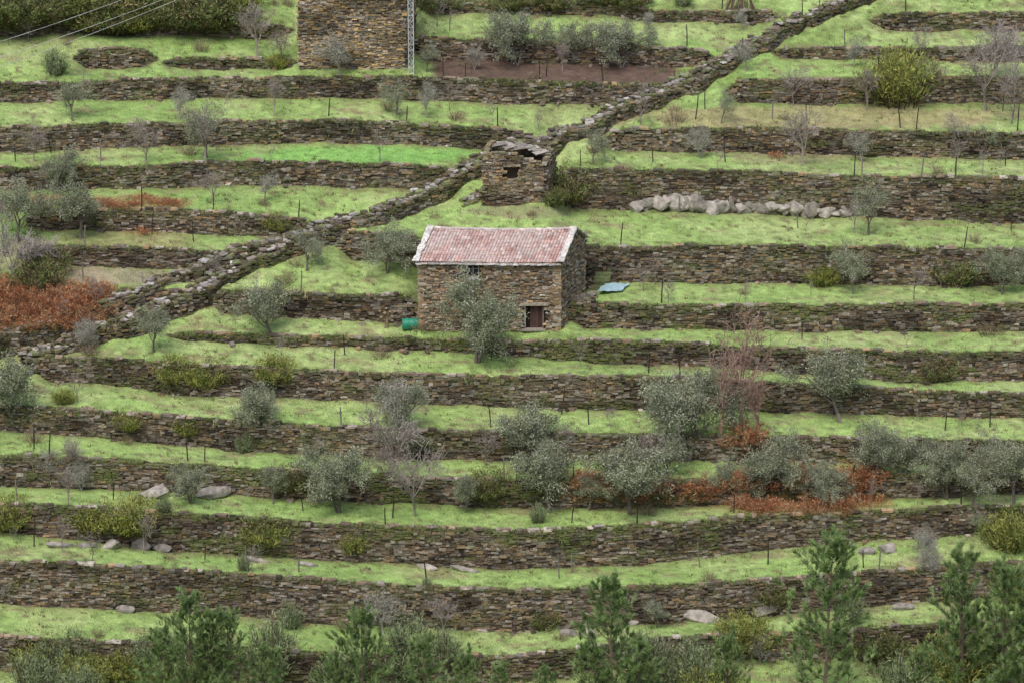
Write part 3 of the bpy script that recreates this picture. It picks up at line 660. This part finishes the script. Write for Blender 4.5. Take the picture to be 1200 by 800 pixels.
for i in range(75): place((DKB,BRM,GRB,DKB,GRB)[i%5],'hedge_shrub',-20+290*random.random(),12+24*random.random(),20+16*random.random(),wx=1.3)
for i in range(18): place((DKB,GRB)[i%2],'hedge_shrub',480+320*random.random(),2+8*random.random(),12+8*random.random(),wx=1.4)
for i in range(44):
    u_=-10+1220*random.random(); v_=790+60*random.random()
    if fbm(u_/90,v_/40,5)>.42: place(GRB if random.random()<.7 else BRM,'heath_shrub',u_,v_,26+28*random.random(),wx=1.1)
for a in [(90,785,45),(320,790,60),(480,770,46),(60,790,40),(170,790,44),(520,780,40),(1000,730,30),(65,88,28),(630,612,20),(285,530,20),(192,600,18),(500,690,14),(340,735,28),(285,668,18),(100,668,14)]: place(GRB,'heath_shrub',*a)
def patch(n,u0,u1,v0,v1,h0,h1,th=.47):
    for i in range(n):
        u_=u0+(u1-u0)*random.random(); v_=v0+(v1-v0)*random.random()
        if fbm(u_/22,v_/9,91,2)>th: place(BRK,'bracken',u_,v_,h0+(h1-h0)*random.random())
patch(120,-15,138,338,388,7,15,.45); patch(75,860,1030,556,600,7,14,.5); patch(60,675,860,562,586,6,13,.5); patch(26,100,215,234,244,4,7,.45); patch(12,40,100,236,244,4,8,.4)
for a in [(875,518,14),(862,522,12),(890,520,12),(930,600,9),(955,600,9),(165,275,8),(985,598,9),(1020,592,10),(910,185,6),(720,568,12),(872,510,14)]: place(BRK,'bracken',*a)
for i in range(110):
    u_=1220*random.random();v_=800*random.random()
    if gt(u_,v_)>=0: place(DRY,'dry_bramble',u_,v_,7+8*random.random())
for (u_,v_,h,l) in [(965,832,208,0),(1128,845,205,1),(1175,850,185,2),(1200,850,160,1),(222,842,145,2),(190,834,100,3),(272,840,125,2),(425,838,125,3),(500,842,105,4),(718,862,190,0),(690,842,90,3),(745,840,100,4),(850,832,90,3),(640,850,70,3),(590,845,75,4),(1075,838,80,3),(250,838,130,1),(315,842,90,4),(390,842,80,3),(545,842,80,3)]:
    place([PN[l]],'pine_tree',u_,v_,h,wx=1.)
# ------------------------------------------------------------ boulders
import bmesh
def boulder_mesh(seed):
    bm=bmesh.new(); bmesh.ops.create_icosphere(bm,subdivisions=3,radius=.5)
    for vt in bm.verts:
        c=np.array(vt.co)
        for k in range(9):
            rs=np.random.default_rng(seed*10+k); nrm=rs.normal(size=3); nrm/=np.linalg.norm(nrm); dd=c@nrm-.27
            if dd>0: c=c-nrm*dd*.9
        c=c*(1+.2*(float(fbm(c[0]*4+seed,c[1]*4+c[2]*3,seed))-.5)); vt.co=c
    me=bpy.data.meshes.new('boulder_mesh'); bm.to_mesh(me); bm.free(); me.materials.append(M_rock)
    at=me.color_attributes.new('Col','FLOAT_COLOR','POINT'); cc=np.tile(np.array([.38,.35,.32,1.])*(.7+.45*random.random()),(len(me.vertices),1)); at.data.foreach_set('color',cc.ravel()); return me
BM=[boulder_mesh(i) for i in range(7)]
def boulder(u,v,w,h,dy=0,up=.28):
    p=gpt(u,v); s=float(dep(p[1],p[2]))/F; o=bpy.data.objects.new('boulder',random.choice(BM)); sc.collection.objects.link(o)
    o.location=(p[0],p[1]-.15+dy,p[2]+h*s*up); o.scale=(w*s*1.3,min(w,h*1.5)*s,h*s*1.35); o.rotation_euler=((random.random()-.5)*.4,(random.random()-.5)*.6,(random.random()-.5)*.8)
for a in [(182,580,46,16),(250,582,34,18),(100,640,24,9),(130,641,26,12),(165,642,26,14),(190,645,22,12),(500,665,26,8),(545,668,30,8),(820,726,52,16),(890,718,42,13),(1013,647,20,10),(1040,644,26,12),(1055,712,26,10),(665,743,22,12),(690,745,20,14),(145,715,22,12),(70,640,26,9),(35,338,20,10),(360,662,20,7),(300,657,24,8),(1180,696,24,8),(960,605,22,8),(740,730,18,8)]: boulder(*a)
for i in range(52):
    u_=738+275*(i/52)+8*random.random(); i0=int((u_-U[0])/4); vb=VB[16,i0]
    boulder(u_,vb-4-6*random.random(),9+17*random.random(),(9+14*random.random())*(1.0 if u_<950 else .6),dy=-.05,up=0)
# ------------------------------------------------------------ posts, mast, drum, tarp, logs
def post_mesh(r,h):
    segs=[(0,0,-.2,.02,.01,h*.5,r,r*.95),(.02,.01,h*.5,-.01,.02,h,r*.95,r*.7),(-.01,.02,h,-.01,.02,h+.03,r*.7,.004)]
    return build('post_mesh',[tubes(segs,np.array([.06,.05,.043]),6,0)],[M_wood],link=False)
PM=[post_mesh(.045,1.5),post_mesh(.04,1.3),post_mesh(.05,1.7)]
PMl=build('post_mesh',[tubes([(0,0,-.2,0,0,1.5,.05,.045),(0,0,1.5,0,0,1.53,.045,.01)],np.array([.22,.2,.18]),6,0)],[M_wood],link=False)
pp=[(118,190),(166,243),(178,275),(250,248),(385,136),(476,145),(583,153),(632,95),(705,172),(765,190),(850,190),(945,145),(1080,208),(1120,208),(1178,195),(690,497),(658,485),(133,586),(355,598),(460,606),(500,684),(605,560),(860,600),(18,190),(60,180),(350,255),(520,90),(545,90),(640,90),(815,140),(905,140),(1055,150),(1010,205),(680,195),(790,100),(870,70),(805,70),(940,20),(960,20),(1030,120),(240,540),(40,525),(400,500),(575,500),(900,660),(670,612),(1012,665),(350,670),(670,670),(220,540),(990,60),(1130,290),(935,268),(20,585),(130,640),(1185,270),(1000,585),(1160,500),(500,545),(290,720),(240,655),(40,640),(820,665),(860,490)]
for i in range(40):
    pp.append((1200*random.random(),20+690*random.random()))
for (u_,v_) in pp:
    if 480<u_<700 and 240<v_<395: continue
    if gt(u_,v_)<0:
        for dv_ in range(2,60,2):
            if gt(u_,v_-dv_)>=0: v_=v_-dv_;break
    p=gpt(u_,v_); o=bpy.data.objects.new('vineyard_post',random.choice(PM+[PMl])); sc.collection.objects.link(o)
    o.location=p; s=.8+.4*random.random(); o.scale=(1,1,s); o.rotation_euler=((random.random()-.5)*.16,(random.random()-.5)*.22,random.random()*6)
p=gpt(482,86); segs=[];h=11.;w=.19
cs=[(-w,-w),(w,-w),(w,w),(-w,w)]
for (a_,b_) in cs: segs.append((a_,b_,-.3,a_,b_,h,.028,.028))
zz=0;i=0
while zz<h-.3:
    for j in range(4):
        a_=cs[j];b_=cs[(j+1)%4]; segs.append((*a_,zz,*b_,zz,.014,.014)); segs.append((*(a_ if i%2 else b_),zz,*(b_ if i%2 else a_),zz+.45,.014,.014))
    zz+=.45;i+=1
o=build('lattice_mast',[tubes(segs,np.array([.72,.73,.74]),4,0)],[M_metal]); o.location=p
def cable(name,u0,v0,y0,u1,v1,y1,sag,r=.02,col=(.5,.5,.5)):
    z0=float(zray(y0,v0));x0=float(xat(u0,y0,z0));z1=float(zray(y1,v1));x1=float(xat(u1,y1,z1)); sg=[];n=24
    f=lambda t:(x0+(x1-x0)*t,y0+(y1-y0)*t,z0+(z1-z0)*t-sag*4*t*(1-t))
    for i in range(n): sg.append((*f(i/n),*f((i+1)/n),r,r))
    build(name,[tubes(sg,np.array(col),4,0)],[M_metal])
yb=float(Ym(60))
for (a_,b_) in ((110,-22),(124,-16),(92,-40)): cable('power_cable',-150,a_,yb-14,245,b_,yb+2,.5,.018,(.5,.5,.5))
cable('utility_cable',340,268,float(Ym(275))-1.5,530,284,float(Ym(300)),.2,.018,(.03,.03,.03))
p=gpt(482,386); k=20;L=1.25;r=.4
prof=[(-.5,0),(-.5,.9),(-.5,1.),(-.47,1.03),(-.44,1.),(-.2,1.),(-.17,1.05),(-.14,1.),(.14,1.),(.17,1.05),(.2,1.),(.44,1.),(.47,1.03),(.5,1.),(.5,.9),(.47,.88),(.47,0)]
Vv=[]
for (a_,q) in prof:
    for j in range(k): th=j*2*math.pi/k; Vv.append((a_*L,math.cos(th)*q*r,math.sin(th)*q*r+r))
Ff=[[i*k+j,i*k+(j+1)%k,(i+1)*k+(j+1)%k,(i+1)*k+j] for i in range(len(prof)-1) for j in range(k)]
o=build('green_drum',[(Vv,Ff,np.array([.03,.28,.18]),0)],[M_plastic]); o.location=p; o.rotation_euler=(0,0,.12)
p=gpt(718,341); a_,b_=np.meshgrid(np.linspace(-1,1,24),np.linspace(-1,1,18),indexing='ij')
X1=a_*.85+b_*.35+.08*vn(b_*3,a_*0,3); Y1=b_*.85; Z1=.16+.16*fbm(a_*2.2,b_*2.2,8)+.05*np.abs(np.sin(a_*5+b_*3))
ix=np.arange(a_.size).reshape(a_.shape); Ff=np.stack([ix[:-1,:-1],ix[1:,:-1],ix[1:,1:],ix[:-1,1:]],-1).reshape(-1,4)
o=build('blue_tarpaulin',[(np.stack([X1,Y1,Z1],-1).reshape(-1,3),Ff,np.array([.42,.62,.70]),0)],[M_plastic],smooth=True); o.location=p
p=gpt(453,384); sg=[]
sg.append((0,0,-.1,.05,0,.9,.16,.11))
for (x_,z_,l_,r_) in [(-.35,.75,.25,.1),(.4,.8,.28,.1),(-.1,1.05,.2,.12),(.25,1.15,.2,.09),(-.45,1.2,.18,.09),(0,1.4,.2,.08),(.55,1.15,.16,.08)]:
    sg.append((0.03,0,.55,x_*.8,-.1,z_-.1,.07,.07)); sg.append((x_*.8,-.1,z_-.1,x_,-.25,z_+.12,r_,r_*.95))
pr=[tubes(sg,np.array([.24,.18,.13]),7,0)]
for s_ in sg[2::2]:
    c=np.array(s_[3:6]); k=7; Vv=[c]+[c+np.array([math.cos(j*6.283/k)*s_[7],-.0,math.sin(j*6.283/k)*s_[7]]) for j in range(k)]
    pr.append((Vv,[[0,j+1,(j+1)%k+1] for j in range(k)],np.array([.5,.4,.28]),0))
o=build('pollarded_stump',pr,[M_wood]); o.location=p
p=gpt(868,14); sg=[]
for i in range(40):
    a_=(R_()-.5)*2.6; sg.append((a_,(R_()-.5)*.6,-.1,a_*.35+(R_()-.5)*.5,(R_()-.5)*.3,1.7+R_()*.5,.04,.025))
o=build('stake_pile',[tubes(sg,np.array([.2,.13,.11]),5,0)],[M_wood]); o.location=p
# ------------------------------------------------------------ light
w=bpy.data.worlds.new('World'); sc.world=w; w.use_nodes=True; nt=w.node_tree; nt.nodes.clear()
EL=60;AZ_=205
sky=nt.nodes.new('ShaderNodeTexSky'); sky.sky_type='NISHITA'; sky.sun_disc=False; sky.sun_elevation=math.radians(EL); sky.sun_rotation=math.radians(AZ_); sky.dust_density=4; sky.air_density=1.; sky.ozone_density=.6
bg=nt.nodes.new('ShaderNodeBackground'); bg.inputs[1].default_value=.15; ow=nt.nodes.new('ShaderNodeOutputWorld'); nt.links.new(sky.outputs[0],bg.inputs[0]); nt.links.new(bg.outputs[0],ow.inputs[0])
sd=bpy.data.lights.new('sun','SUN'); sd.energy=1.5; sd.angle=math.radians(30); sd.color=(1,.96,.9); so=bpy.data.objects.new('sun',sd); sc.collection.objects.link(so)
az=math.radians(AZ_); el=math.radians(EL); dirv=Vector((math.sin(az)*math.cos(el),math.cos(az)*math.cos(el),math.sin(el)))
so.rotation_euler=dirv.to_track_quat('Z','Y').to_euler(); so.location=(0,-50,80)
sc.view_settings.view_transform='Standard'; sc.view_settings.look='None'; sc.view_settings.exposure=0
